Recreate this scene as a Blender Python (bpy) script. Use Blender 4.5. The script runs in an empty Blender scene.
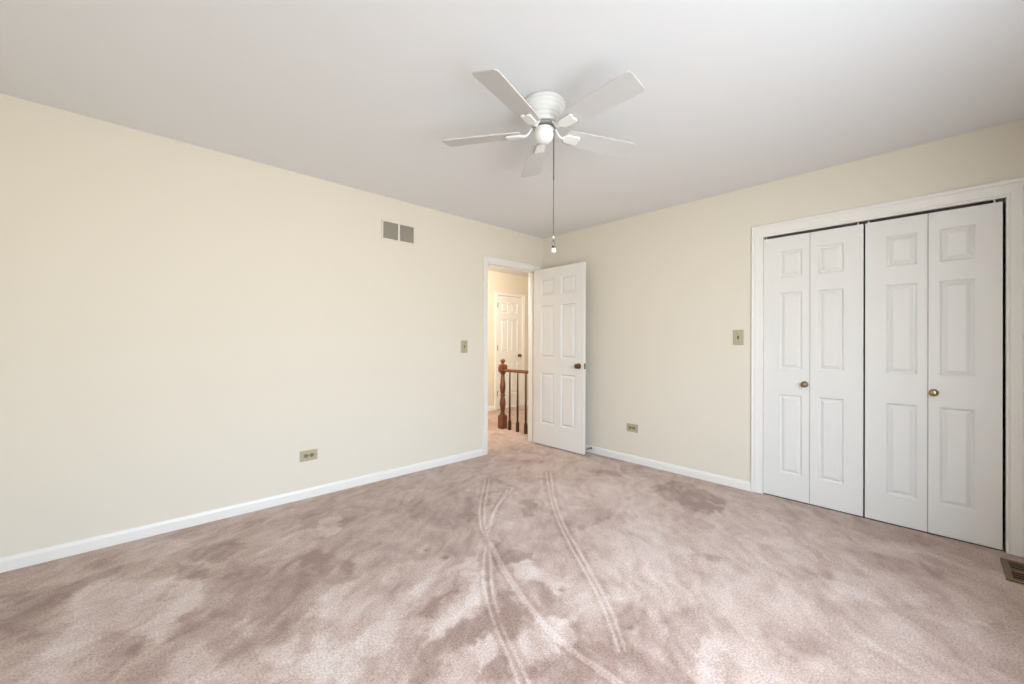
import bpy, bmesh, math, random
import numpy as np
from mathutils import Vector, Matrix
random.seed(4)
S = bpy.context.scene
C = S.collection
PI = math.pi
# ------------------------------------------------------------------ room dimensions (metres)
XN, XR = -0.62, 3.5991      # near wall, closet wall
YB, YL = -0.50, 3.2733      # window wall behind the camera, long left wall
ZC = 2.44                   # ceiling
HY0, HY1 = 3.39, 5.346      # hall beyond the doorway
HX0, HX1 = 1.4, 6.2
# ------------------------------------------------------------------ camera
YAW, PITCH, ROLL = .8158, .0027, .0041
cam = bpy.data.cameras.new('camera')
cam.sensor_width = 36.0
cam.lens = 36.0 * 401.085 / 1024
cam.clip_start = .02
co = bpy.data.objects.new('camera', cam)
C.objects.link(co)
F = Vector((math.cos(YAW)*math.cos(PITCH), math.sin(YAW)*math.cos(PITCH), math.sin(PITCH)))
R = Vector((math.sin(YAW), -math.cos(YAW), 0))
U = R.cross(F)
R2 = R*math.cos(ROLL) + U*math.sin(ROLL)
U2 = -R*math.sin(ROLL) + U*math.cos(ROLL)
M = Matrix((R2, U2, -F)).transposed().to_4x4()
M.translation = (0, 0, 1.1786)
co.matrix_world = M
S.camera = co
# ------------------------------------------------------------------ exposure
S.view_settings.view_transform = 'Standard'
S.view_settings.look = 'None'
S.view_settings.gamma = 1.0
S.view_settings.exposure = 0.0
S.view_settings.use_curve_mapping = False
# ------------------------------------------------------------------ daylight outside the windows
W = bpy.data.worlds.new('sky')
S.world = W
W.use_nodes = True
nt = W.node_tree
nt.nodes.clear()
tc = nt.nodes.new('ShaderNodeTexCoord')
sep = nt.nodes.new('ShaderNodeSeparateXYZ')
ramp = nt.nodes.new('ShaderNodeValToRGB')
bg = nt.nodes.new('ShaderNodeBackground')
wo = nt.nodes.new('ShaderNodeOutputWorld')
mr = nt.nodes.new('ShaderNodeMapRange')
mr.inputs[1].default_value = -1
mr.inputs[2].default_value = 1
nt.links.new(tc.outputs['Generated'], sep.inputs[0])
nt.links.new(sep.outputs[2], mr.inputs[0])
nt.links.new(mr.outputs[0], ramp.inputs[0])
nt.links.new(ramp.outputs[0], bg.inputs[0])
nt.links.new(bg.outputs[0], wo.inputs[0])
e = ramp.color_ramp.elements
# position 0 = straight down, .5 = horizon, 1 = zenith
e[0].position = 0.0
e[0].color = (.16, .17, .18, 1)       # straight down, darkened so the ceiling above the window stays dimmer
e[1].position = 1.0
e[1].color = (.66, .82, 1.0, 1)       # zenith
for p_, c_ in ((.22, (.24, .265, .285, 1)), (.36, (.56, .57, .56, 1)), (.49, (.60, .61, .60, 1)), (.58, (.60, .68, .77, 1)), (.70, (.72, .86, 1.0, 1))):
    q = e.new(p_)
    q.color = c_
bg.inputs[1].default_value = SKY = 20.6

WIN = [  # (wall, lo, hi, sill, head)
    ('y', 0.20, 2.05, .60, 2.10),
]
for wall, a, b, z0, z1 in WIN:           # portals that guide the sky light through the openings
    L = bpy.data.lights.new('window_portal', 'AREA')
    L.shape = 'RECTANGLE'
    L.size, L.size_y = b - a, z1 - z0
    L.cycles.is_portal = True
    o = bpy.data.objects.new('window_portal', L)
    C.objects.link(o)
    if wall == 'y':
        o.location = ((a+b)/2, YB-.16, (z0+z1)/2)
        o.rotation_euler = (PI/2, 0, PI)      # -Z of the lamp looks along +Y
        o.rotation_euler = Vector((0, 1, 0)).to_track_quat('-Z', 'Z').to_euler()
    else:
        o.location = (XN-.16, (a+b)/2, (z0+z1)/2)
        o.rotation_euler = Vector((1, 0, 0)).to_track_quat('-Z', 'Z').to_euler()
# unseen warm hall light; wall position made up, turned from the doorway against spill
L = bpy.data.lights.new('hall_lamp', 'AREA')
L.shape = 'DISK'
L.size = .45
L.energy = HALL = 62.0
L.color = (1.0, .89, .74)
o = bpy.data.objects.new('hall_lamp', L)
o.location = (3.0, HY0+.12, 2.1)
o.rotation_euler = Vector((.25, 1, -.12)).to_track_quat('-Z', 'Z').to_euler()
C.objects.link(o)

# ------------------------------------------------------------------ materials
def lin(c):
    return tuple(((v/255)/12.92 if v/255 <= .04045 else ((v/255+.055)/1.055)**2.4) for v in c) + (1,)

def mat(name, rgb, rough=.5, metal=0.0, bump=0.0, scale=300, spec=.5, var=0.0, coat=0.0):
    m = bpy.data.materials.new(name)
    m.use_nodes = True
    t = m.node_tree
    b = t.nodes['Principled BSDF']
    b.inputs['Base Color'].default_value = lin(rgb)
    b.inputs['Roughness'].default_value = rough
    b.inputs['Metallic'].default_value = metal
    b.inputs['Specular IOR Level'].default_value = spec
    b.inputs['Coat Weight'].default_value = coat
    if bump or var:
        g = t.nodes.new('ShaderNodeTexCoord')
        n = t.nodes.new('ShaderNodeTexNoise')
        n.inputs['Scale'].default_value = scale
        n.inputs['Detail'].default_value = 3
        t.links.new(g.outputs['Object'], n.inputs['Vector'])
        if bump:
            bp = t.nodes.new('ShaderNodeBump')
            bp.inputs['Strength'].default_value = bump
            bp.inputs['Distance'].default_value = .001
            t.links.new(n.outputs[0], bp.inputs['Height'])
            t.links.new(bp.outputs[0], b.inputs['Normal'])
        if var:
            mx = t.nodes.new('ShaderNodeMix')
            mx.data_type = 'RGBA'
            d = tuple(max(0, v*(1-var)) for v in rgb)
            mx.inputs[6].default_value = lin(d)
            mx.inputs[7].default_value = lin(rgb)
            t.links.new(n.outputs[0], mx.inputs[0])
            t.links.new(mx.outputs[2], b.inputs['Base Color'])
    return m

WALL = mat('cream_wall_paint', (232, 225, 211), .75, bump=.12, scale=160, spec=.3)
CEIL = mat('flat_ceiling_paint', (235, 236, 238), .9, bump=.08, scale=120, spec=.2)
HWALL = mat('hall_wall_paint', (230, 222, 206), .75, bump=.1, scale=160, spec=.3)
TRIM = mat('white_trim_enamel', (241, 239, 235), .38, spec=.45)
DOOR = mat('white_door_enamel', (236, 235, 232), .42, bump=.05, scale=90, spec=.45)
FANW = mat('white_fan_enamel', (240, 241, 238), .3, spec=.5)
BLADE = mat('white_fan_blade', (208, 207, 206), .55, spec=.3)
DARKM = mat('dark_steel', (52, 50, 48), .45, metal=.6)
STEEL = mat('grey_steel', (168, 168, 166), .35, metal=.5)
CHAIN = mat('chain_metal', (120, 116, 108), .4, metal=.8)
GLASSK = mat('cream_pull_knob', (238, 232, 210), .25, spec=.6)
PLATE = mat('beige_plastic_plate', (184, 174, 148), .45)
PLATE2 = mat('tan_toggle_plastic', (140, 126, 94), .4)
SLOT = mat('dark_slot', (40, 34, 26), .7)
BRASS = mat('antique_brass', (190, 170, 132), .2, metal=1.0, var=.25, scale=60)
DULL = mat('dull_brass', (160, 140, 112), .42, metal=1.0, var=.2, scale=60)
BRONZE = mat('aged_bronze', (122, 102, 76), .3, metal=1.0, var=.3, scale=60)
OAK = mat('stained_oak', (132, 74, 36), .35, spec=.5, coat=.2)
OAKD = mat('dark_stained_oak', (84, 46, 24), .4, spec=.5)
REG = mat('brown_register_steel', (118, 97, 76), .5, metal=.2)
DARK = mat('duct_shade_black', (14, 12, 10), .9)  # near-black colour stands in for the shade inside the register
CLOS = mat('closet_interior', (90, 84, 74), .9)
VENT = mat('ivory_grille', (230, 223, 208), .5)
VENTB = mat('duct_shadow_grey', (104, 97, 87), .9)  # shade behind the grille slats put into the colour
RUB = mat('grey_rubber', (120, 120, 118), .6)

def wood(m, a, b, sc):
    t = m.node_tree
    p = t.nodes['Principled BSDF']
    g = t.nodes.new('ShaderNodeTexCoord')
    mp = t.nodes.new('ShaderNodeMapping')
    mp.inputs['Scale'].default_value = sc
    n = t.nodes.new('ShaderNodeTexNoise')
    n.inputs['Scale'].default_value = 14
    n.inputs['Detail'].default_value = 6
    n.inputs['Distortion'].default_value = .6
    r = t.nodes.new('ShaderNodeValToRGB')
    r.color_ramp.elements[0].position = .35
    r.color_ramp.elements[1].position = .65
    r.color_ramp.elements[0].color = lin(a)
    r.color_ramp.elements[1].color = lin(b)
    t.links.new(g.outputs['Object'], mp.inputs[0])
    t.links.new(mp.outputs[0], n.inputs['Vector'])
    t.links.new(n.outputs[0], r.inputs[0])
    t.links.new(r.outputs[0], p.inputs['Base Color'])
wood(OAK, (84, 42, 22), (118, 64, 35), (3, 3, .35))
wood(OAKD, (52, 28, 16), (80, 44, 25), (3, 3, .35))

def glass_mat():
    m = bpy.data.materials.new('window_glass')
    m.use_nodes = True
    t = m.node_tree
    t.nodes.clear()
    tr = t.nodes.new('ShaderNodeBsdfTransparent')
    gl = t.nodes.new('ShaderNodeBsdfGlossy')
    gl.inputs['Roughness'].default_value = .0
    mx = t.nodes.new('ShaderNodeMixShader')
    mx.inputs[0].default_value = .06
    out = t.nodes.new('ShaderNodeOutputMaterial')
    t.links.new(tr.outputs[0], mx.inputs[1])
    t.links.new(gl.outputs[0], mx.inputs[2])
    t.links.new(mx.outputs[0], out.inputs[0])
    return m
GLASS = glass_mat()

def carpet_mat():
    m = bpy.data.materials.new('pink_beige_cut_pile')
    m.use_nodes = True
    t = m.node_tree
    N = t.nodes.new
    K = t.links.new
    p = t.nodes['Principled BSDF']
    p.inputs['Roughness'].default_value = .95
    p.inputs['Specular IOR Level'].default_value = .1
    p.inputs['Sheen Weight'].default_value = .25
    p.inputs['Sheen Roughness'].default_value = .5
    a = N('ShaderNodeAttribute')
    a.attribute_name = 'nap'
    r = N('ShaderNodeValToRGB')
    el = r.color_ramp.elements
    el[0].position = 0
    el[0].color = lin(CARPET[0])
    el[1].position = 1
    el[1].color = lin(CARPET[2])
    q_ = el.new(.5)
    q_.color = lin(CARPET[1])
    K(a.outputs['Fac'], r.inputs[0])
    g = N('ShaderNodeTexCoord')
    n1 = N('ShaderNodeTexNoise')          # tufts
    n1.inputs['Scale'].default_value = 290
    n1.inputs['Detail'].default_value = 4
    n1.inputs['Roughness'].default_value = .7
    n2 = N('ShaderNodeTexNoise')          # clumps of tufts
    n2.inputs['Scale'].default_value = 120
    n2.inputs['Detail'].default_value = 3
    K(g.outputs['Object'], n1.inputs['Vector'])
    K(g.outputs['Object'], n2.inputs['Vector'])
    ad = N('ShaderNodeMath')
    ad.operation = 'ADD'
    K(n1.outputs[0], ad.inputs[0])
    K(n2.outputs[0], ad.inputs[1])
    mr_ = N('ShaderNodeMapRange')
    mr_.inputs[1].default_value = .65
    mr_.inputs[2].default_value = 1.35
    mr_.inputs[3].default_value = .58
    mr_.inputs[4].default_value = 1.40
    K(ad.outputs[0], mr_.inputs[0])
    mul = N('ShaderNodeMix')
    mul.data_type = 'RGBA'
    mul.blend_type = 'MULTIPLY'
    mul.inputs[0].default_value = 1
    mul.clamp_result = False
    K(r.outputs[0], mul.inputs[6])
    K(mr_.outputs[0], mul.inputs[7])
    K(mul.outputs[2], p.inputs['Base Color'])
    bp = N('ShaderNodeBump')
    bp.inputs['Strength'].default_value = .6
    bp.inputs['Distance'].default_value = .004
    K(ad.outputs[0], bp.inputs['Height'])
    K(bp.outputs[0], p.inputs['Normal'])
    return m
CARPET = ((153, 124, 110), (192, 166, 153), (217, 198, 189))
CARP = carpet_mat()

# ------------------------------------------------------------------ mesh helpers
class MB:
    """collects shapes into one mesh"""
    def __init__(s):
        s.bm = bmesh.new()

    def box(s, x0, x1, y0, y1, z0, z1):
        v = [s.bm.verts.new(p) for p in ((x0, y0, z0), (x1, y0, z0), (x1, y1, z0), (x0, y1, z0),
                                         (x0, y0, z1), (x1, y0, z1), (x1, y1, z1), (x0, y1, z1))]
        for f in ((3, 2, 1, 0), (4, 5, 6, 7), (0, 1, 5, 4), (1, 2, 6, 5), (2, 3, 7, 6), (3, 0, 4, 7)):
            s.bm.faces.new([v[i] for i in f])
        return s

    def quad(s, *pts):
        s.bm.faces.new([s.bm.verts.new(p) for p in pts])
        return s

    def lathe(s, prof, n=32, origin=(0, 0, 0), axis='z'):
        """prof: (radius, height) from bottom to top; radius 0 closes with a tip"""
        rings = []
        ox, oy, oz = origin
        def P(r, h, a):
            c, d = r*math.cos(a), r*math.sin(a)
            if axis == 'z': return (ox+c, oy+d, oz+h)
            if axis == '-y': return (ox+c, oy-h, oz+d)
            return (ox+h, oy+c, oz+d)
        for r, h in prof:
            if r < 1e-6: rings.append([s.bm.verts.new(P(0, h, 0))])
            else: rings.append([s.bm.verts.new(P(r, h, 2*PI*i/n)) for i in range(n)])
        for a, b in zip(rings, rings[1:]):
            for i in range(n):
                j = (i+1) % n
                if len(a) == 1 and len(b) == 1: continue
                if len(a) == 1: f = [a[0], b[j], b[i]]
                elif len(b) == 1: f = [a[i], a[j], b[0]]
                else: f = [a[i], a[j], b[j], b[i]]
                s.bm.faces.new(f)
        if len(rings[0]) > 1: s.bm.faces.new(list(reversed(rings[0])))
        if len(rings[-1]) > 1: s.bm.faces.new(rings[-1])
        return s

    def tube(s, pts, r, n=10, squash=1.0):
        pts = [Vector(p) for p in pts]
        rs = r if isinstance(r, (list, tuple)) else [r]*len(pts)
        rings = []
        ref = Vector((0, 0, 1))
        for i, p in enumerate(pts):
            t = (pts[min(i+1, len(pts)-1)] - pts[max(i-1, 0)]).normalized()
            if abs(t.dot(ref)) > .95: rf = Vector((1, 0, 0))
            else: rf = ref
            u = t.cross(rf).normalized()
            w = u.cross(t)
            rings.append([s.bm.verts.new(p + u*rs[i]*math.cos(2*PI*k/n) + w*rs[i]*squash*math.sin(2*PI*k/n)) for k in range(n)])
        for a, b in zip(rings, rings[1:]):
            for k in range(n):
                s.bm.faces.new([a[k], a[(k+1) % n], b[(k+1) % n], b[k]])
        s.bm.faces.new(list(reversed(rings[0])))
        s.bm.faces.new(rings[-1])
        return s

    def prism(s, poly, z0, z1, T=None):
        """poly in xy, extruded z0..z1, then moved by matrix T"""
        T = T or Matrix()
        a = [s.bm.verts.new(T @ Vector((x, y, z0))) for x, y in poly]
        b = [s.bm.verts.new(T @ Vector((x, y, z1))) for x, y in poly]
        n = len(poly)
        s.bm.faces.new(list(reversed(a)))
        s.bm.faces.new(b)
        for i in range(n):
            s.bm.faces.new([a[i], a[(i+1) % n], b[(i+1) % n], b[i]])
        return s

    def loft(s, loops, close_ends=True):
        """successive closed loops with equal counts"""
        vs = [[s.bm.verts.new(p) for p in L] for L in loops]
        n = len(vs[0])
        for a, b in zip(vs, vs[1:]):
            for i in range(n):
                s.bm.faces.new([a[i], a[(i+1) % n], b[(i+1) % n], b[i]])
        if close_ends:
            s.bm.faces.new(list(reversed(vs[0])))
            s.bm.faces.new(vs[-1])
        return s

    def build(s, name, m, parent=None, loc=(0, 0, 0), smooth=False, bevel=0, angle=50):
        bmesh.ops.recalc_face_normals(s.bm, faces=s.bm.faces)
        me = bpy.data.meshes.new(name)
        s.bm.to_mesh(me)
        s.bm.free()
        me.materials.append(m)
        o = bpy.data.objects.new(name, me)
        C.objects.link(o)
        o.location = loc
        if parent: o.parent = parent
        if smooth:
            for p in me.polygons: p.use_smooth = True
            try:
                bpy.context.view_layer.objects.active = o
                me.set_sharp_from_angle(angle=math.radians(38))
            except Exception:
                pass
        if bevel:
            b = o.modifiers.new('edge', 'BEVEL')
            b.width = bevel
            b.segments = 2
            b.limit_method = 'ANGLE'
            b.angle_limit = math.radians(angle)
        return o

def empty(name, loc, rz=0):
    o = bpy.data.objects.new(name, None)
    o.empty_display_size = .1
    C.objects.link(o)
    o.location = loc
    o.rotation_euler = (0, 0, rz)
    return o

def tag(o, label, cat=None, group=None, kind=None):
    o['label'] = label
    if cat: o['category'] = cat
    if group: o['group'] = group
    if kind: o['kind'] = kind
    return o

def struct(o, label):
    return tag(o, label, kind='structure')

# ------------------------------------------------------------------ carpet with its pile marks
NAP=[
(0.9,[(-0.203,2.414),(-0.198,2.801),(-0.042,2.773),(0.127,2.576),(0.238,2.453),(0.214,2.33),(0.142,2.176),(0.104,2.088),(0.043,2.095),(0.024,2.257),(-0.05,2.326),(-0.122,2.189),(-0.217,2.101),(-0.278,2.158)]),
(0.6,[(0.056,1.847),(0.097,1.939),(0.181,1.966),(0.243,1.76),(0.197,1.715)]),
(-0.5,[(0.013,2.212),(0.054,2.148),(-0.016,2.067),(-0.045,2.117)]),
(-0.7,[(0.106,2.537),(0.15,2.516),(0.143,2.395),(0.107,2.395)]),
(-0.8,[(0.252,2.841),(0.415,2.908),(0.517,2.729),(0.362,2.64),(0.272,2.653)]),
(-0.8,[(0.152,2.787),(0.304,2.601),(0.253,2.459),(0.126,2.557)]),
(-0.7,[(-0.449,2.98),(-0.223,2.9),(-0.018,2.945),(-0.043,2.827),(-0.226,2.738),(-0.246,2.566),(-0.362,2.413)]),
(-0.5,[(0.22,2.395),(0.528,2.486),(0.759,2.423),(0.881,2.111),(0.712,2.013),(0.531,1.873),(0.366,1.832),(0.283,1.681),(0.243,1.76),(0.195,1.991),(0.126,2.094)]),
(0.8,[(0.344,1.778),(0.468,1.789),(0.461,1.646),(0.372,1.639)]),
(0.8,[(0.629,1.979),(0.735,2.031),(0.775,1.955),(0.65,1.793),(0.568,1.809),(0.52,1.883)]),
(0.8,[(0.394,1.685),(0.522,1.661),(0.654,1.564),(0.572,1.366),(0.339,1.583)]),
(0.6,[(-0.013,3.192),(0.233,3.106),(0.268,2.932),(0.071,2.909),(-0.054,3.074)]),
(0.5,[(0.626,2.773),(0.845,2.698),(0.772,2.465),(0.613,2.558)]),
(0.6,[(0.894,2.788),(1.036,2.804),(0.941,2.544),(0.83,2.585)]),
(0.5,[(0.421,3.372),(0.688,3.245),(0.86,3.045),(0.534,3.085)]),
(0.6,[(0.299,2.001),(0.346,1.986),(0.354,1.895),(0.311,1.922)]),
(0.5,[(0.247,2.699),(0.304,2.67),(0.308,2.575),(0.255,2.624)]),
(0.9,[(0.633,1.583),(0.832,1.655),(0.824,1.513),(0.692,1.431),(0.608,1.486)]),
(0.5,[(0.481,1.725),(0.555,1.709),(0.556,1.557),(0.477,1.542),(0.44,1.576)]),
(0.9,[(0.825,1.457),(1.11,1.569),(1.233,1.651),(1.329,1.628),(1.17,1.407),(0.963,1.384),(0.846,1.385)]),
(0.6,[(0.912,1.929),(1.045,1.96),(0.99,1.856),(0.904,1.855)]),
(0.5,[(1.204,1.766),(1.377,1.748),(1.336,1.666),(1.181,1.7)]),
(0.5,[(0.914,1.714),(1.06,1.77),(1.128,1.749),(0.986,1.647),(0.912,1.581)]),
(-0.8,[(0.856,1.541),(1.093,1.602),(1.223,1.652),(1.242,1.561),(1.115,1.492),(0.921,1.48)]),
(-0.7,[(0.856,1.376),(1.145,1.364),(1.101,1.255),(0.921,1.253),(0.838,1.272),(0.733,1.221),(0.687,1.259)]),
(0.9,[(0.989,1.252),(1.073,1.267),(1.075,1.172),(0.992,1.129),(0.923,1.148)]),
(-0.7,[(0.885,1.12),(0.992,1.129),(1.042,1.105),(0.971,0.994),(0.864,1.094)]),
(0.9,[(1.155,1.124),(1.305,1.184),(1.362,1.056),(1.262,0.96),(1.09,0.971),(1.076,1.028)]),
(-0.7,[(1.293,1.474),(1.299,1.357),(1.244,1.21),(1.158,1.147),(1.079,1.156),(1.129,1.287)]),
(0.9,[(1.457,1.577),(1.551,1.538),(1.57,1.217),(1.476,1.228),(1.393,1.2),(1.444,1.334),(1.404,1.493)]),
(-0.6,[(1.523,1.769),(1.587,1.63),(1.607,1.486),(1.483,1.577),(1.416,1.615)]),
(-0.5,[(1.439,1.378),(1.469,1.311),(1.436,1.194),(1.467,1.098),(1.345,0.92),(1.294,0.968),(1.36,1.073),(1.322,1.2)]),
(-0.9,[(2.086,2.126),(2.168,2.096),(1.993,1.883),(1.944,1.929)]),
(-0.6,[(2.223,1.788),(2.494,1.62),(2.403,1.505),(2.078,1.557),(2.051,1.649)]),
(-0.6,[(3.092,2.278),(3.363,1.959),(3.141,1.898),(3.007,2.216)]),
(-0.6,[(1.034,1.023),(1.197,0.961),(1.31,0.928),(1.334,0.833),(1.247,0.737),(1.006,0.961)]),
(-0.4,[(1.542,0.964),(1.654,0.892),(1.523,0.755),(1.33,0.659),(1.286,0.747),(1.417,0.854)]),
(-0.4,[(0.831,2.994),(1.26,2.843),(2.213,2.813),(1.572,1.961),(1.377,1.748),(1.187,1.875),(0.976,2.023),(0.716,2.009),(0.575,2.065)]),
(0.5,[(0.9,2.783),(1.032,2.771),(0.921,2.531),(0.819,2.595)]),
(0.4,[(1.436,2.864),(1.71,2.919),(1.752,2.773),(1.465,2.699)]),
(0.4,[(1.923,2.723),(2.156,2.741),(1.96,2.582)]),
(0.3,[(2.284,2.391),(2.739,2.205),(3.095,1.538),(1.639,0.813),(1.626,1.017),(1.939,1.559),(1.749,1.735),(1.683,1.922)]),
(-0.8,[(3.15,1.62),(3.429,1.5),(3.295,1.122),(3.027,1.058),(2.882,1.29),(2.994,1.574)]),
(-0.7,[(2.981,1.303),(3.127,1.065),(2.968,1.038),(2.833,1.238)]),
(-0.5,[(3.023,0.356),(3.08,0.151),(3.106,-0.064),(3.028,-0.091),(2.895,0.081),(2.812,0.314)]),
(-0.7,[(2.276,0.925),(2.395,0.815),(2.297,0.802)]),
(-0.5,[(1.67,0.8),(1.916,0.722),(1.824,0.588),(1.628,0.644),(1.399,0.595),(1.325,0.664)]),
(-0.4,[(1.771,0.453),(1.97,0.387),(2.321,0.346),(2.174,0.229),(1.958,0.279),(1.724,0.415)]),
(-0.4,[(2.503,0.547),(2.783,0.398),(2.584,0.369),(2.417,0.476)]),
(-0.5,[(2.641,-0.103),(2.719,-0.21),(2.628,-0.192)]),
(-0.4,[(3.573,0.654),(3.561,0.028),(3.645,-0.251),(3.472,-0.135),(3.268,0.196),(3.363,0.481)]),
(0.5,[(2.553,0.398),(2.708,0.254),(2.477,0.162),(2.335,0.333)]),
(0.6,[(1.588,0.652),(1.723,0.586),(1.52,0.53),(1.427,0.593)]),
(0.5,[(2.645,0.173),(2.737,0.022),(2.615,0.033),(2.531,0.151)]),
(0.5,[(2.574,0.033),(2.641,-0.171),(2.508,-0.098),(2.491,0.02)]),
(0.5,[(3.268,0.196),(3.413,0.061),(3.249,-0.006),(3.207,0.123)]),
]
TRACKS=[
[(2.216,2.685),(1.849,2.3),(1.637,2.032),(1.533,1.845),(1.386,1.691),(1.261,1.543),(1.161,1.383),(1.088,1.24),(1.032,1.115),(0.971,0.994)],
[(2.241,2.663),(1.874,2.278),(1.657,2.013),(1.545,1.834),(1.411,1.668),(1.239,1.448),(1.127,1.26),(1.067,1.129),(0.997,0.969)],
[(2.246,2.371),(1.899,2.169),(1.612,1.923)],
[(2.188,2.372),(1.841,2.14),(1.634,1.968)],
[(1.544,1.835),(1.439,1.642),(1.343,1.428),(1.271,1.216),(1.227,1.056),(1.222,0.914),(1.22,0.762)],
[(1.542,1.808),(1.421,1.565),(1.317,1.305),(1.259,1.123),(1.235,0.973),(1.239,0.832),(1.238,0.745)],
[(2.746,2.456),(2.331,2.04),(2.049,1.722),(1.829,1.432),(1.669,1.206),(1.537,1.033),(1.42,0.904),(1.354,0.838)],
[(2.775,2.43),(2.35,2.022),(2.051,1.684),(1.851,1.411),(1.688,1.188),(1.564,1.024),(1.453,0.9),(1.377,0.822)],
]
DENTS= [(1.245, 1.86), (1.504, 0.887), (1.493, 1.242), (1.218, 1.998)]
def vnoise(x, y, seed):
    rs = np.random.RandomState(seed)
    T = rs.rand(256, 256)
    xi = np.floor(x).astype(int)
    yi = np.floor(y).astype(int)
    fx = x - xi
    fy = y - yi
    fx = fx*fx*(3-2*fx)
    fy = fy*fy*(3-2*fy)
    g = lambda a, b: T[a % 256, b % 256]
    return (g(xi, yi)*(1-fx)+g(xi+1, yi)*fx)*(1-fy) + (g(xi, yi+1)*(1-fx)+g(xi+1, yi+1)*fx)*fy

def fbm(x, y, seed, oct=4):
    s, a, t = 0, 1, 0
    for k in range(oct):
        s = s + a*vnoise(x*2**k, y*2**k, seed+k)
        t += a
        a *= .55
    return s/t - .5

def seg_dist(px, py, A, B):
    ax, ay = A
    bx, by = B
    dx, dy = bx-ax, by-ay
    t = np.clip(((px-ax)*dx + (py-ay)*dy)/(dx*dx+dy*dy+1e-12), 0, 1)
    return np.hypot(px-ax-t*dx, py-ay-t*dy)

def poly_sd(px, py, P):
    d = np.full(px.shape, 9.0)
    ins = np.zeros(px.shape, bool)
    n = len(P)
    for i in range(n):
        A, B = P[i], P[(i+1) % n]
        d = np.minimum(d, seg_dist(px, py, A, B))
        c = ((A[1] > py) != (B[1] > py))
        with np.errstate(divide='ignore', invalid='ignore'):
            xx = (B[0]-A[0])*(py-A[1])/((B[1]-A[1]) or 1e-9) + A[0]
        ins ^= c & (px < xx)
    return np.where(ins, d, -d)

def smooth_path(P, k=6):
    P = [np.array(p) for p in P]
    out = []
    for i in range(len(P)-1):
        p0, p1, p2, p3 = P[max(i-1, 0)], P[i], P[i+1], P[min(i+2, len(P)-1)]
        for j in range(k):
            t = j/k
            out.append(.5*((2*p1)+(-p0+p2)*t+(2*p0-5*p1+4*p2-p3)*t*t+(-p0+3*p1-3*p2+p3)*t**3))
    out.append(P[-1])
    return [tuple(p) for p in out]

def carpet_patch(name, x0, x1, y0, y1, step, marks):
    nx = int(round((x1-x0)/step))+1
    ny = int(round((y1-y0)/step))+1
    X, Y = np.meshgrid(np.linspace(x0, x1, nx), np.linspace(y0, y1, ny))
    # base mottling, drawn out along the vacuum strokes
    u = X*.8+Y*.6
    v = -X*.6+Y*.8
    wx = fbm(X*3, Y*3, 11)*.5
    wy = fbm(X*3+40, Y*3, 17)*.5
    nap = .45 + .50*fbm((u+wx)*2.2, (v+wy)*3.6, 5, 5) + .62*fbm((u+wx*.7)*5, (v+wy*.7)*11, 31, 5) + .55*fbm((u+wx*.35)*12, (v+wy*.35)*26, 37, 4)
    Z = np.zeros_like(X)
    if marks:
        wX = X + .13*fbm(X*9, Y*9, 51, 5) + .06*fbm(X*32, Y*32, 61, 3)
        wY = Y + .13*fbm(X*9+30, Y*9, 57, 5) + .06*fbm(X*32, Y*32+9, 67, 3)
        for s, P in NAP:
            xs = [p[0] for p in P]
            ys = [p[1] for p in P]
            m = (X > min(xs)-.2) & (X < max(xs)+.2) & (Y > min(ys)-.2) & (Y < max(ys)+.2)
            if not m.any(): continue
            d = poly_sd(wX[m], wY[m], P)
            w = min(.020, .006 + .04*min(max(xs)-min(xs), max(ys)-min(ys)))
            k = np.clip(d/w*.5+.5, 0, 1)
            nap[m] += NAPK*s*k
        for P in TRACKS:
            Q = smooth_path(P)
            xs = [p[0] for p in Q]
            ys = [p[1] for p in Q]
            m = (X > min(xs)-.1) & (X < max(xs)+.1) & (Y > min(ys)-.1) & (Y < max(ys)+.1)
            d = np.full(int(m.sum()), 9.0)
            wx_, wy_ = X[m]+.006*fbm(X[m]*30, Y[m]*30, 3), Y[m]+.006*fbm(X[m]*30, Y[m]*30, 8)
            for A, B in zip(Q, Q[1:]):
                d = np.minimum(d, seg_dist(wx_, wy_, A, B))
            fade = .6 + 1.0*(fbm(X[m]*6, Y[m]*6, 77)+.2)
            c = np.exp(-(d/.0068)**2)
            e_ = np.exp(-((d-.022)/.012)**2)
            nap[m] += fade*(.50*c - .16*e_)
            Z[m] += fade*(.004*c - .003*e_)
        for dx, dy in DENTS:
            d = np.hypot(X-dx, Y-dy)
            nap -= .60*np.exp(-(d/.016)**2)
            Z -= .010*np.exp(-(d/.016)**2)
            nap += .45*np.exp(-((d-.040)/.016)**2)*(fbm(X*20, Y*20, 5)+.25)
    rs = np.random.RandomState(2)
    Z += .0022*(rs.rand(*X.shape)-.5) + .002*fbm(X*40, Y*40, 91, 2)
    co_ = np.stack([X.ravel(), Y.ravel(), Z.ravel()], 1).astype(np.float32)
    i = np.arange(nx*ny).reshape(ny, nx)
    q = np.stack([i[:-1, :-1], i[:-1, 1:], i[1:, 1:], i[1:, :-1]], -1).reshape(-1, 4)
    me = bpy.data.meshes.new(name)
    me.vertices.add(nx*ny)
    me.vertices.foreach_set('co', co_.ravel())
    me.loops.add(q.size)
    me.loops.foreach_set('vertex_index', q.ravel().astype(np.int32))
    me.polygons.add(len(q))
    me.polygons.foreach_set('loop_start', np.arange(0, q.size, 4, dtype=np.int32))
    me.update(calc_edges=True)
    me.polygons.foreach_set('use_smooth', np.ones(len(q), bool))
    at = me.attributes.new('nap', 'FLOAT', 'POINT')
    at.data.foreach_set('value', np.clip(nap, 0, 1).ravel().astype(np.float32))
    me.materials.append(CARP)
    me.validate()
    o = bpy.data.objects.new(name, me)
    C.objects.link(o)
    return o
NAPK = .40
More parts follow.
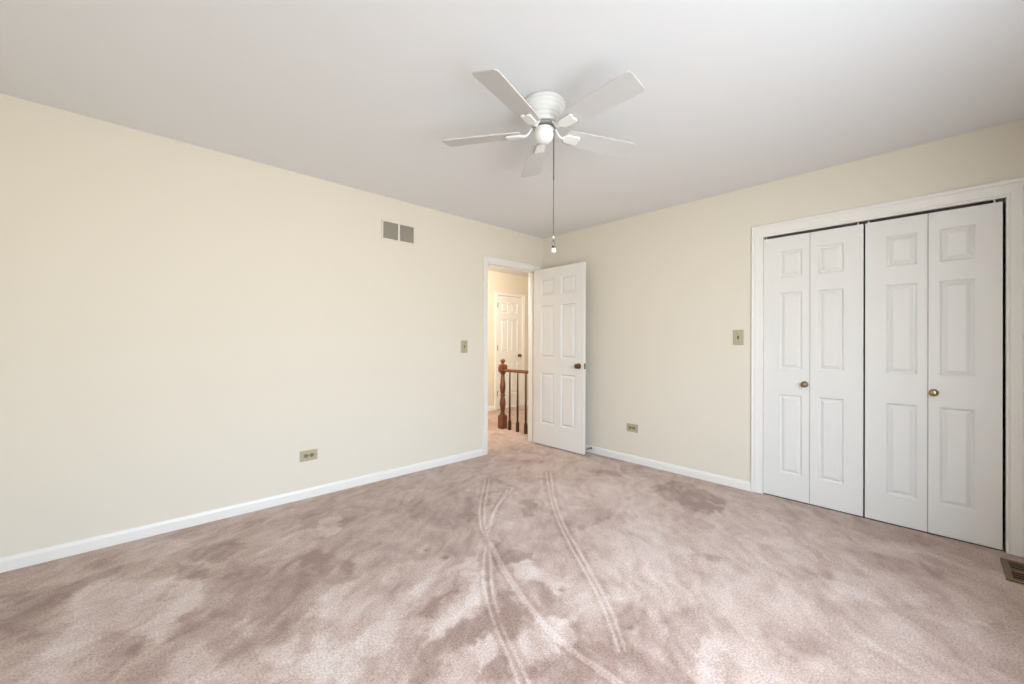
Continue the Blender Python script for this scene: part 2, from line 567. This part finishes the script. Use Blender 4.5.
struct(carpet_patch('floor', XN, XR+.02, YB, 3.36, .008, True), 'pinkish beige cut pile carpet with brushed patches and wheel tracks')
struct(carpet_patch('floor_hall', HX0, HX1, 3.345, HY1+.28, .015, False), 'beige carpet of the hall seen through the doorway')

struct(MB().box(XN-.2, HX1+.2, YB-.2, HY1+.4, -.08, -.03).build('floor_slab', CLOS), 'unseen subfloor slab added under the carpets against light leaks')  # added to block sky light coming up between the carpets

# ------------------------------------------------------------------ walls, ceilings
t_ = .115
DX0, DX1, DZ = 2.712, 3.480, 2.046          # entry doorway
w = MB()
w.box(XN-t_, DX0, YL, HY0, 0, ZC)
w.box(DX0, DX1, YL, HY0, DZ, ZC)
w.box(DX1, HX1, YL, HY0, 0, ZC)
struct(w.build('wall_left', WALL), 'long cream wall with the air grille and the open doorway')
CY0, CY1, CZ = -.268, .948, 2.022           # closet opening
w = MB()
w.box(XR, XR+t_, CY1, YL, 0, ZC)
w.box(XR, XR+t_, CY0, CY1, CZ, ZC)
w.box(XR, XR+t_, YB-t_, CY0, 0, ZC)
struct(w.build('wall_right', WALL), 'cream wall with the white bifold closet doors')
def wall_with_window(name, wall, a, b, z0, z1, label):
    w = MB()
    if wall == 'y':
        B = lambda p, q, r, s: w.box(p, q, YB-t_, YB, r, s)
        lo, hi = XN-t_, XR
    else:
        B = lambda p, q, r, s: w.box(XN-t_, XN, p, q, r, s)
        lo, hi = YB, YL
    B(lo, a, 0, ZC)
    B(b, hi, 0, ZC)
    B(a, b, 0, z0)
    B(a, b, z1, ZC)
    struct(w.build(name, WALL), label)
wall_with_window('wall_back', *WIN[0], 'cream wall with a wide window behind the viewer')
struct(MB().box(XN-t_, XN, YB, YL, 0, ZC).build('wall_near', WALL), 'plain cream wall opposite the closet')
struct(MB().box(XN-t_, XR+t_, YB-t_, HY0, ZC, ZC+.1).build('ceiling', CEIL), 'flat white bedroom ceiling around the fan')
struct(MB().box(HX0-.1, HX1+.1, HY0, HY1+.1, ZC, ZC+.1).build('ceiling_hall', CEIL), 'white ceiling of the hall beyond the doorway')
HDX0, HDX1, HDZ = 4.668, 5.285, 2.03        # hall door opening
w = MB()
w.box(HX0-.1, HDX0, HY1, HY1+.1, 0, ZC)
w.box(HDX0, HDX1, HY1, HY1+.1, HDZ, ZC)
w.box(HDX1, HX1+.1, HY1, HY1+.1, 0, ZC)
struct(w.build('wall_hall_far', HWALL), 'cream hall wall with a white panel door')
struct(MB().box(HX0-.1, HX0, HY0, HY1, 0, ZC).build('wall_hall_end', HWALL), 'end wall of the hall to the left of the doorway')
struct(MB().box(HX1, HX1+.1, HY0, HY1, 0, ZC).build('wall_hall_side', HWALL), 'end wall of the hall beyond the stair rail')
# closet interior, dark behind the bifold doors
w = MB()
w.box(XR+.75, XR+.80, CY0-.1, CY1+.15, 0, ZC)
w.box(XR+t_, XR+.75, CY0-.15, CY0-.1, 0, ZC)
w.box(XR+t_, XR+.75, CY1+.1, CY1+.15, 0, ZC)
w.box(XR+t_, XR+.80, CY0-.15, CY1+.15, ZC, ZC+.05)
w.box(XR+.02, XR+.80, CY0-.15, CY1+.15, -.05, .0)
struct(w.build('wall_closet', CLOS), 'dark closet interior behind the bifold doors')
struct(MB().box(HDX0-.1, HDX1+.1, HY1+.3, HY1+.32, 0, ZC).build('wall_behind_hall_door', CLOS), 'wall behind the closed hall door')

# windows behind the camera: frame, two sashes, glass
for k, (wall, a, b, z0, z1) in enumerate(WIN):
    L_ = b-a
    H_ = z1-z0
    r = empty(f'window_{k+1}', ((a+b)/2, YB, z0) if wall == 'y' else (XN, (a+b)/2, z0), PI if wall == 'y' else PI/2)
    struct(r, 'wide white twin double hung window in the wall behind the viewer')
    h = L_/2
    f = MB()                                  # local -y looks into the room
    for x0, x1, a0, a1 in ((-h, -h+.03, 0, H_), (h-.03, h, 0, H_), (-h, h, 0, .03), (-h, h, H_-.03, H_)):
        f.box(x0, x1, .0, t_, a0, a1)
    f.build('window_frame', TRIM, r)
    c = MB()
    for x0, x1, a0, a1 in ((-h-.06, -h+.005, -.06, H_+.06), (h-.005, h+.06, -.06, H_+.06), (-h-.06, h+.06, H_-.005, H_+.06), (-h-.06, h+.06, -.06, .005)):
        c.box(x0, x1, -.016, 0, a0, a1)
    c.build('window_casing', TRIM, r)
    MB().box(-h-.08, h+.08, -.05, .01, -.012, .012).build('window_sill', TRIM, r, bevel=.004)
    n = 2 if k == 0 else 1
    for i in range(n):
        xa = -h+.03+(L_-.06)/n*i
        xb = -h+.03+(L_-.06)/n*(i+1)
        for j in range(2):
            za = .03+(H_-.06)/2*j
            zb = .03+(H_-.06)/2*(j+1)
            yo = .04+.03*j
            s = MB()
            for x0, x1, a0, a1 in ((xa, xa+.035, za, zb), (xb-.035, xb, za, zb), (xa, xb, za, za+.035), (xa, xb, zb-.035, zb)):
                s.box(x0, x1, yo, yo+.028, a0, a1)
            so = s.build('window_sash', TRIM, r)
            MB().quad((xa+.03, yo+.014, za+.03), (xb-.03, yo+.014, za+.03), (xb-.03, yo+.014, zb-.03), (xa+.03, yo+.014, zb-.03)).build('window_pane', GLASS, so)

# ------------------------------------------------------------------ baseboards and casings
BBP = [(0, .001), (.013, .001), (.013, .055), (.009, .066), (.006, .073), (0, .073)]
def baseboard(name, A, B, nrm, label):
    A, B, nrm = Vector(A), Vector(B), Vector(nrm)
    loops = [[(p + nrm*u + Vector((0, 0, z)))[:] for u, z in BBP] for p in (A, B)]
    return struct(MB().loft(loops).build(name, TRIM), label)
baseboard('baseboard_left', (XN, YL, 0), (DX0-.052, YL, 0), (0, -1, 0), 'white baseboard along the long cream wall')
baseboard('baseboard_right', (XR, CY1+.074, 0), (XR, YL, 0), (-1, 0, 0), 'white baseboard between the open door and the closet')
baseboard('baseboard_back', (XN, YB, 0), (XR, YB, 0), (0, 1, 0), 'white baseboard under the wide window')
baseboard('baseboard_near', (XN, YB, 0), (XN, YL, 0), (1, 0, 0), 'white baseboard along the wall opposite the closet')
baseboard('baseboard_corner', (XR, YB, 0), (XR, CY0-.076, 0), (-1, 0, 0), 'short white baseboard right of the closet')
baseboard('baseboard_hall', (HX0, HY1, 0), (HDX0-.06, HY1, 0), (0, -1, 0), 'white baseboard left of the hall door')
baseboard('baseboard_hall_side', (HDX1+.06, HY1, 0), (HX1, HY1, 0), (0, -1, 0), 'white baseboard right of the hall door')

def casing(name, label, T, x0, x1, head, prof, top=1.0):
    """door casing in a local frame: opening x0..x1, wall face y=0, room towards -y; T places it"""
    m = MB()
    loops = []
    path = [(x0, 0, -1, 0), (x0, head, -1, 1), (x1, head, 1, 1), (x1, 0, 1, 0)]
    for x, z, sx, sz in path:
        loops.append([(T @ Vector((x+sx*u, -v, z+(sz*u*top)))).to_tuple() for u, v in prof])
    loops[0] = [(p[0], p[1], .004) for p in loops[0]]
    loops[-1] = [(p[0], p[1], .004) for p in loops[-1]]
    m.loft(loops)
    o = struct(m.build(name, TRIM, smooth=False), label)
    return o
RY = lambda x, y: Matrix.Translation((x, y, 0))
T_left = Matrix.Translation((0, YL, 0))
T_right = Matrix.Translation((XR, 0, 0)) @ Matrix.Rotation(-PI/2, 4, 'Z')
T_hall = Matrix.Translation((0, HY1, 0))
def jambs(name, label, T, x0, x1, head, y0, y1, stop=None):
    m = MB()
    th = .018
    for a, b, c, d in ((x0, x0+th, .0, head), (x1-th, x1, .0, head), (x0, x1, head-th, head)):
        m.box(a, b, y0, y1, c, d)
    if stop:
        for a, b, c, d in ((x0+th, x0+th+.011, 0, head-th), (x1-th-.011, x1-th, 0, head-th), (x0+th, x1-th, head-th-.011, head-th)):
            m.box(a, b, stop, stop+.032, c, d)
    for v in m.bm.verts: v.co = T @ v.co
    return struct(m.build(name, TRIM), label)
CAS = [(0, 0), (0, .009), (.003, .012), (.007, .0125), (.010, .010), (.014, .0115), (.032, .0155), (.039, .0165), (.042, .0135), (.046, .018), (.050, .0195), (.053, .018), (.055, .014), (.055, 0)]
CAS2 = [(u*1.45, v) for u, v in CAS]
casing('trim_1', 'white casing around the open bedroom doorway', T_left, DX0+.005, DX1-.005, DZ-.005, CAS)
jambs('trim_2', 'white jamb lining the open bedroom doorway', T_left, DX0, DX1, DZ, 0, HY0-YL, stop=.04)
casing('trim_3', 'wide white casing around the bifold closet doors', T_right, -CY1+.004, -CY0-.004, CZ-.004, CAS2, 1.2)
jambs('trim_4', 'white jamb lining the closet opening', T_right, -CY1-.014, -CY0+.014, CZ+.014, .0, .115)
casing('trim_5', 'white casing around the closed hall door', T_hall, HDX0, HDX1, HDZ, CAS)
casing('trim_6', 'hall side casing of the bedroom doorway', Matrix.Translation((DX0+DX1, HY0, 0)) @ Matrix.Rotation(PI, 4, 'Z'), DX0+.005, DX1-.005, DZ-.005, CAS)

# ------------------------------------------------------------------ panel doors
RINGS = ((0, 0), (.002, .0015), (.012, .0140), (.015, .0145), (.035, .0008))
def panel_leaf(w_, h_, th, cols, rows, double=False):
    """door slab, front at y=0 facing -y, origin at its lower left corner, raised panels pressed into the front"""
    m = MB()
    bm = m.bm
    def face_side(yf, sgn):
        xs = sorted({0, w_, *[v for c in cols for v in c]})
        zs = sorted({0, h_, *[v for r in rows for v in r]})
        grid = {}
        def V(x, z, d=0):
            k = (round(x, 5), round(z, 5), round(d, 5), sgn)
            if k not in grid: grid[k] = bm.verts.new((x, yf+sgn*d, z))
            return grid[k]
        for i in range(len(xs)-1):
            for j in range(len(zs)-1):
                c = (xs[i], xs[i+1])
                r = (zs[j], zs[j+1])
                if c in cols and r in rows:
                    prev = None
                    for off, d in RINGS:
                        L = [V(c[0]+off, r[0]+off, d), V(c[1]-off, r[0]+off, d), V(c[1]-off, r[1]-off, d), V(c[0]+off, r[1]-off, d)]
                        if prev:
                            for k in range(4): bm.faces.new([prev[k], prev[(k+1) % 4], L[(k+1) % 4], L[k]])
                        prev = L
                    bm.faces.new(prev)
                else:
                    bm.faces.new([V(c[0], r[0]), V(c[1], r[0]), V(c[1], r[1]), V(c[0], r[1])])
        return grid, xs, zs
    g1, xs, zs = face_side(0, 1)
    if double:
        g2, _, _ = face_side(th, -1)
        G2 = lambda x, z: g2[(round(x, 5), round(z, 5), 0, -1)]
    else:
        back = {}
        def G2(x, z):
            k = (x, z)
            if k not in back: back[k] = bm.verts.new((x, th, z))
            return back[k]
    G1 = lambda x, z: g1[(round(x, 5), round(z, 5), 0, 1)]
    edge = [(x, 0) for x in xs] + [(w_, z) for z in zs[1:]] + [(x, h_) for x in reversed(xs[:-1])] + [(0, z) for z in reversed(zs[1:-1])]
    n = len(edge)
    for i in range(n):
        a, b = edge[i], edge[(i+1) % n]
        bm.faces.new([G1(*a), G1(*b), G2(*b), G2(*a)])
    if not double:
        bm.faces.new([G2(*p) for p in edge])
    return m

def knob(parent, name, x, z, R_, m, y=0, depth=.05, label=None):
    """round door knob with a rose, growing towards -y"""
    s = R_/.027
    prof = [(.030*s, 0), (.030*s, .003*s), (.026*s, .007*s), (.014*s, .011*s), (.011*s, .014*s), (.011*s, .024*s), (.016*s, .029*s),
            (.024*s, .034*s), (.027*s, .041*s), (.0255*s, .048*s), (.019*s, .053*s), (.010*s, .055*s), (0, .0555*s)]
    o = MB().lathe(prof, 28, (x, y, z), '-y').build(name, m, parent, smooth=True)
    if label: o['label'] = label
    return o

def hinge(parent, x, z, m=BRONZE, y=-.006):
    h = MB()
    h.lathe([(.004, -.048), (.0055, -.046), (.0055, .046), (.004, .048)], 12, (x, y, z))
    h.box(x-.004, x+.020, y+.003, y+.0065, z-.044, z+.044)
    return h.build('hinge', m, parent, smooth=True)

# door 1: the bedroom door, standing open against the closet wall
DW = .722
d1 = empty('door_1', (3.428, 3.268, .012), -PI/2)
struct(d1, 'white six panel bedroom door standing open beside the doorway')
panel_leaf(DW, 2.022, .035, [(.112, .312), (.412, .612)], [(.245, .825), (1.0, 1.600), (1.715, 1.910)], True).build('door_panel', DOOR, d1, bevel=.0015, angle=75)
knob(d1, 'door_knob', DW-.062, .925, .027, BRONZE, label='antique bronze round knob')
b_ = MB().lathe([(.030, 0), (.030, .003), (.026, .007), (.011, .012), (.011, .024), (.024, .034), (.027, .041), (.0255, .048), (.010, .055), (0, .0555)], 24, (0, 0, 0), '-y')
for v in b_.bm.verts: v.co = Vector((DW-.062-v.co.x, .035-v.co.y, .925+v.co.z))
b_.build('door_knob', BRONZE, d1, smooth=True)
MB().box(DW-.0005, DW+.0015, .006, .029, .895, .955).build('latch_plate', BRONZE, d1)
MB().prism([(0, .010), (.010, .016), (.010, .025), (0, .025)], -.008, .008, Matrix.Translation((DW+.001, 0, .925))).build('latch_bolt', BRASS, d1)
for z in (.22, 1.0, 1.80):
    h = MB()
    h.lathe([(.004, -.045), (.0055, -.043), (.0055, .043), (.004, .045)], 12, (-.003, .040, z))
    h.build('hinge', TRIM, d1, smooth=True)

# doors 2 and 3: bifold closet doors, two leaves each
LW = .2965
ROWS = [(.188, .788), (.980, 1.566), (1.680, 1.885)]
def bifold(name, y_start, knob_leaf, knob_x, mn, label, klabel, fold):
    r = empty(name, (XR+.012, y_start, .008), -PI/2)
    struct(r, label)
    for k in range(2):
        cols = [(.105, .250)] if k == 0 else [(.0485, .1935)]
        p = panel_leaf(LW-.001, 1.993, .030, cols, ROWS)
        lf = p.build('door_leaf', DOOR, r, (k*(LW+.0012), 0, 0), bevel=.002, angle=75)
        if k == knob_leaf:
            knob(lf, 'door_knob', knob_x,   .874, .0205, mn, label=klabel)
        for px_ in ((.016,) if k == 0 else (LW-.03,)):
            MB().lathe([(.004, 0), (.004, .018)], 10, (px_, .012, 1.993)).build('top_pivot', TRIM, lf)
    for z in (.25, 1.0, 1.75):
        MB().lathe([(.003, -.03), (.003, .03)], 8, (LW-.0005, .029, z)).build('hinge', BRONZE, r)
    return r
bifold('door_2', CY1-.005, 0, LW-.030, DULL, 'white bifold closet door pair nearer the open bedroom door', 'small dull brass knob', 0)
bifold('door_3', CY1-.005-2*LW-.0012-.008, 1, .024, BRASS, 'white bifold closet door pair beside the floor register', 'small shiny brass knob', 0)
# overhead track the bifold doors run in
struct(MB().box(XR+.016, XR+.040, CY0+.01, CY1-.01, CZ-.004, CZ+.012).build('trim_7', DARKM), 'dark metal track above the bifold closet doors')

# door 4: closed door at the far side of the hall
d4 = empty('door_4', (HDX0+.004, HY1+.012, .012))
struct(d4, 'closed white panel door on the far side of the hall')
hw = HDX1-HDX0-.008
panel_leaf(hw, 2.012, .035, [(.10, .265), (.345, .51)], [(.245, .825), (1.0, 1.595), (1.705, 1.895)]).build('door_panel', DOOR, d4)
knob(d4, 'door_knob', hw-.058, .935, .027, BRONZE, label='dark bronze round knob')
for z in (.27, 1.08, 1.84): hinge(d4, -.004, z, y=-.018)

# ------------------------------------------------------------------ ceiling fan
FX, FY = 1.5597, 1.4171
fan = empty('ceiling_fan', (FX, FY, ZC))
tag(fan, 'white five blade flush mount ceiling fan with a long pull chain', 'ceiling fan')
prof = [(.040, -.117), (.066, -.116), (.069, -.108), (.069, -.096), (.074, -.094), (.077, -.088), (.077, -.080), (.083, -.077), (.087, -.070), (.087, -.062),
        (.092, -.058), (.096, -.050), (.097, -.042), (.103, -.038), (.105, -.032), (.105, -.026), (.110, -.023), (.111, -.016), (.108, -.008), (.098, -.005), (.098, 0)]
MB().lathe(prof, 56).build('motor_housing', FANW, fan, smooth=True)
fw = MB()
fw.lathe([(.020, -.131), (.060, -.131), (.064, -.129), (.064, -.123), (.060, -.121), (.030, -.120), (.030, -.115)], 40)
fw.build('flywheel', STEEL, fan, smooth=True)['label'] = 'grey steel ring under the motor housing'
MB().lathe([(0, -.214), (.014, -.213), (.028, -.208), (.039, -.199), (.0465, -.186), (.049, -.172), (.048, -.160), (.046, -.150), (.049, -.148), (.050, -.142), (.047, -.138), (.032, -.135), (.022, -.129)], 40).build('switch_housing', FANW, fan, smooth=True)
A0 = math.radians(195.54)
BZ = -.154
PITCHB = math.radians(-12.8)
def blade_poly():
    r0, r1 = .125, .553
    w0, w1 = .049, .067
    pts = []
    def corner(cx, cy, rad, a0, a1, n=6):
        for i in range(n+1):
            a = math.radians(a0+(a1-a0)*i/n)
            pts.append((cx+rad*math.cos(a), cy+rad*math.sin(a)))
    corner(r0+.018, -w0+.018, .018, 180, 270)
    pts.append((r0+.10, -.0575))
    corner(r1-.022, -w1+.022, .022, -90, -8)
    corner(r1-.022, w1-.022, .022, 8, 90)
    pts.append((r0+.10, .0575))
    corner(r0+.018, w0-.018, .018, 90, 180)
    return pts
def make_bracket(parent):
    b = MB()
    # arm from the flywheel, curving down then out to the blade
    arm = [(.048, 0, .030), (.060, 0, .029), (.070, 0, .022), (.078, 0, .008), (.088, 0, -.006), (.102, 0, -.011), (.122, 0, -.010)]
    b.tube(arm, [.0095, .009, .0085, .008, .008, .009, .010], 12, .7)
    # pad below the blade with two prongs
    pad = [(.112, -.010), (.128, -.026), (.196, -.029), (.204, -.024), (.205, -.008), (.199, -.005), (.199, .005), (.205, .008), (.204, .024), (.196, .029), (.128, .026), (.112, .010)]
    T = Matrix.Rotation(PITCHB, 4, 'X')
    b.prism(pad, -.015, -.0045, T)
    return b.build('blade_bracket', FANW, parent, smooth=True, bevel=.002, angle=60)
first = None
for k in range(5):
    if first is None:
        T = Matrix.Rotation(PITCHB, 4, 'X')
        first = MB().prism(blade_poly(), -.003, .003, T).build('blade', BLADE, fan, bevel=.0015, angle=60)
        br = make_bracket(first)
        o = first
    else:
        o = first.copy()
        C.objects.link(o)
        o.parent = fan
        c = br.copy()
        C.objects.link(c)
        c.parent = o
    o.location = (0, 0, BZ)
    o.rotation_euler = (0, 0, A0+k*2*PI/5)
# pull chain, hanging from the right side of the switch housing as seen from the camera
rx, ry = R.x, R.y
px_, py_ = rx*.050, ry*.050
pc = MB()
pc.tube([(px_*.8, py_*.8, -.140), (px_*.97, py_*.97, -.139), (px_, py_, -.146), (px_, py_, -.400)], .0034, 8)
chain = pc.build('pull_chain', CHAIN, fan, smooth=True)
chain['label'] = 'thin grey metal pull chain'
bd = MB()
for i in range(73):
    z = -.395-i*.0046
    bd.lathe([(0, -.0022), (.0022, -.0012), (.0027, 0), (.0022, .0012), (0, .0022)], 6, (px_, py_, z))
MB().tube([(px_, py_, -.39), (px_, py_, -.728)], .0018, 6).build('ball_chain', CHAIN, chain)
bd.build('chain_beads', CHAIN, chain, smooth=True)
MB().lathe([(0, -.007), (.003, -.005), (.0036, 0), (.003, .005), (0, .007)], 12, (px_, py_, -.397)).build('chain_connector', DARKM, chain, smooth=True)
MB().lathe([(.002, -.008), (.0042, -.006), (.0042, .006), (.002, .008)], 12, (px_, py_, -.706)).build('chain_connector', GLASSK, chain, smooth=True)
ring = MB()
ring.tube([(px_+rx*.007*math.sin(a), py_+ry*.007*math.sin(a), -.738+.016*math.cos(a)) for a in [2*PI*i/20 for i in range(21)]], .0016, 8)
ring.build('chain_link', CHAIN, chain, smooth=True)
MB().lathe([(.006, -.762), (.008, -.758), (.008, -.753), (.003, -.751)], 14, (px_, py_, 0)).build('knob_cap', DARKM, chain, smooth=True)
MB().lathe([(0, -.788), (.011, -.787), (.014, -.783), (.0145, -.772), (.012, -.764), (.006, -.762), (0, -.761)], 18, (px_, py_, 0)).build('chain_knob', GLASSK, chain, smooth=True)

# ------------------------------------------------------------------ return air grille on the left wall
vg = empty('air_vent', (1.696, YL, 2.152))
tag(vg, 'ivory two panel return air grille high on the long cream wall', 'air vent')
hw_, hh = .146+.013, .0725+.013
f = MB()
for a, b, c, d in ((-hw_, hw_, hh-.013, hh), (-hw_, hw_, -hh, -hh+.013), (-hw_, -hw_+.013, -hh+.013, hh-.013), (hw_-.013, hw_, -hh+.013, hh-.013), (-.008, .008, -hh+.013, hh-.013)):
    f.box(a, b, -.009, -.0005, c, d)
f.build('vent_frame', VENT, vg)
MB().box(-hw_+.01, hw_-.01, -.0025, -.0005, -hh+.01, hh-.01).build('vent_backing', VENTB, vg)['label'] = 'flat sheet coloured as the shaded duct behind the slats'
for sx in (-1, 1):
    xa, xb = (-hw_+.013, -.008) if sx < 0 else (.008, hw_-.013)
    g = MB()
    n = 19
    for i in range(n):
        z = -hh+.015+(2*hh-.030)*(i+.5)/n
        g.bm.faces.new([g.bm.verts.new(p) for p in ((xa, -.008, z-.0030), (xb, -.008, z-.0030), (xb, -.003, z+.0024), (xa, -.003, z+.0024))])
    g.build('vent_slats', VENT, vg)

# ------------------------------------------------------------------ switches and outlets
def plate(m, w_, h_, d=.0055):
    m.loft([[(-w_/2, -.0005, -h_/2), (w_/2, -.0005, -h_/2), (w_/2, -.0005, h_/2), (-w_/2, -.0005, h_/2)],
            [(-w_/2, -d*.45, -h_/2), (w_/2, -d*.45, -h_/2), (w_/2, -d*.45, h_/2), (-w_/2, -d*.45, h_/2)],
            [(-w_/2+.005, -d, -h_/2+.005), (w_/2-.005, -d, -h_/2+.005), (w_/2-.005, -d, h_/2-.005), (-w_/2+.005, -d, h_/2-.005)]])
def light_switch(loc, rz, w_, h_, label):
    r = empty('light_switch', loc, rz)
    tag(r, label, 'light switch', 'light switches')
    m = MB()
    plate(m, w_, h_)
    m.build('wall_plate', PLATE, r)
    MB().box(-.0055, .0055, -.0066, -.005, -.0125, .0125).build('toggle_slot', SLOT, r)
    MB().loft([[(-.004, -.006, -.007), (.004, -.006, -.007), (.004, -.006, .006), (-.004, -.006, .006)],
               [(-.0035, -.018, .004), (.0035, -.018, .004), (.0035, -.017, .012), (-.0035, -.017, .012)]]).build('toggle', PLATE2, r)
    for s in (-1, 1):
        MB().lathe([(.003, .0050), (.003, .0062), (.002, .0068)], 12, (0, 0, s*.030), '-y').build('screw', BRASS, r)
    return r
light_switch((2.417, YL, 1.140), 0, .082, .126, 'small beige toggle switch plate left of the open doorway')
light_switch((XR, 1.122, 1.232), -PI/2, .080, .124, 'beige toggle switch plate beside the closet casing')
def outlet(loc, rz, label):
    r = empty('electrical_outlet', loc, rz)
    tag(r, label, 'outlet', 'wall outlets')
    m = MB()
    plate(m, .124, .080)
    m.build('wall_plate', PLATE, r)
    for s in (-1, 1):
        q = MB()
        pts = [(.0165*math.cos(a), max(-.0135, min(.0135, .0175*math.sin(a)))) for a in [2*PI*i/28 for i in range(28)]]
        T = Matrix.Translation((s*.0205, 0, 0)) @ Matrix.Rotation(PI/2, 4, 'X')
        q.prism(pts, .0045, .0072, T)
        fc = q.build('receptacle', PLATE2, r)
        for dz in (-1, 1):
            MB().box(s*.0205-.0048, s*.0205+.0038, -.0078, -.007, dz*.0062-.0013, dz*.0062+.0013).build('socket_slot', SLOT, fc)
        MB().lathe([(.0026, .007), (.0026, .0078)], 10, (s*.0205+.0095, 0, 0), '-y').build('ground_hole', SLOT, fc)
    MB().lathe([(.003, .0050), (.003, .0062), (.002, .0068)], 12, (0, 0, 0), '-y').build('screw', BRASS, r)
    return r
outlet((.966, YL, .321), 0, 'beige sideways duplex outlet low on the long cream wall')
outlet((XR, 2.079, .343), -PI/2, 'beige sideways duplex outlet between the open door and the closet')

# ------------------------------------------------------------------ floor register by the closet
rg = empty('floor_register', (3.333, -.312, .0))
tag(rg, 'brown metal floor register set in the carpet beside the closet', 'floor register')
f = MB()
ow, od = .146, .078
iw, id_ = .122, .052
for a, b, c, d in ((-ow, ow, id_, od), (-ow, ow, -od, -id_), (-ow, -iw, -id_, id_), (iw, ow, -id_, id_), (-.012, .012, -id_, id_)):
    f.box(a, b, c, d, .001, .010)
f.build('register_frame', REG, rg, bevel=.002)
MB().box(-iw-.005, iw+.005, -id_-.005, id_+.005, .0015, .003).build('register_shade_plate', DARK, rg)['label'] = 'black plate standing in for the shaded duct opening'
for s in (-1, 1):
    for i in range(3):
        x = s*(.012+.110*(i+.8)/3.6)
        v_ = MB()
        v_.loft([[(x-.0020, -id_, .003), (x+.0010, -id_, .003), (x+.0020, -id_, .0060), (x-.0010, -id_, .0060)],
                 [(x-.0020, id_, .003), (x+.0010, id_, .003), (x+.0020, id_, .0060), (x-.0010, id_, .0060)]])
        v_.build('register_louver', REG, rg)

# ------------------------------------------------------------------ door stop on the baseboard behind the open door
ds = empty('door_stop', (XR-.013, 2.56, .052), -PI/2)
tag(ds, 'small grey spring door stop on the baseboard behind the open door', 'door stop')
MB().lathe([(.012, 0), (.012, .003), (.006, .006)], 16, (0, 0, 0), '-y').build('base', CHAIN, ds, smooth=True)
sp = MB()
sp.tube([(.0055*math.cos(i*.7), -.005-i*.00085, .0055*math.sin(i*.7)) for i in range(75)], .0013, 6)
sp.build('spring', CHAIN, ds, smooth=True)
MB().lathe([(.006, .066), (.0075, .068), (.0075, .078), (.005, .081), (0, .0815)], 14, (0, 0, 0), '-y').build('rubber_tip', RUB, ds, smooth=True)

# ------------------------------------------------------------------ stair railing in the hall
rl = empty('stair_railing', (3.71, 4.127, 0))
tag(rl, 'stained oak stair railing with a turned newel post in the hall', 'railing')
def sq(h, a): return [(-h, -h, a), (h, -h, a), (h, h, a), (-h, h, a)]
nw = MB()
nw.loft([sq(.045, 0), sq(.045, .165), sq(.040, .180), sq(.026, .195)])
prof = [(.024, .185), (.029, .200), (.033, .212), (.026, .222), (.024, .235), (.030, .270), (.036, .310), (.037, .345), (.033, .385), (.027, .425), (.024, .445),
        (.032, .452), (.034, .460), (.032, .468), (.024, .475), (.029, .510), (.033, .550), (.034, .590), (.031, .630), (.026, .680), (.023, .720), (.022, .745), (.030, .755), (.033, .765), (.024, .775)]
prof = [(r*1.14, z) for r, z in prof]
nw.lathe(prof, 28)
nw.loft([sq(.024, .765), sq(.043, .785), sq(.045, .795), sq(.045, .865), sq(.042, .875), sq(.026, .885)])
nw.lathe([(.026, .880), (.020, .892), (.018, .902), (.024, .910), (.032, .922), (.034, .935), (.030, .948), (.018, .957), (0, .960)], 28)
nw.build('newel_post', OAK, rl, smooth=True)
hr = [(-.028, .785), (.028, .785), (.030, .800), (.026, .815), (.016, .825), (-.016, .825), (-.026, .815), (-.030, .800)]
MB().loft([[(x, y, z) for x, z in hr] for y in (-.042, -.725)]).build('handrail', OAK, rl)
bal = None
for i in range(4):
    y = -.145-.153*i
    if bal is None:
        m = MB()
        m.loft([sq(.0165, 0), sq(.0165, .115), sq(.012, .128)])
        m.lathe([(.013, .122), (.016, .133), (.012, .145), (.0135, .180), (.0145, .230), (.0135, .330), (.0115, .520), (.0095, .700), (.0085, .790)], 16)
        bal = m.build('baluster', OAKD, rl, smooth=True)
        o = bal
    else:
        o = bal.copy()
        C.objects.link(o)
        o.parent = rl
    o.location = (0, y, 0)
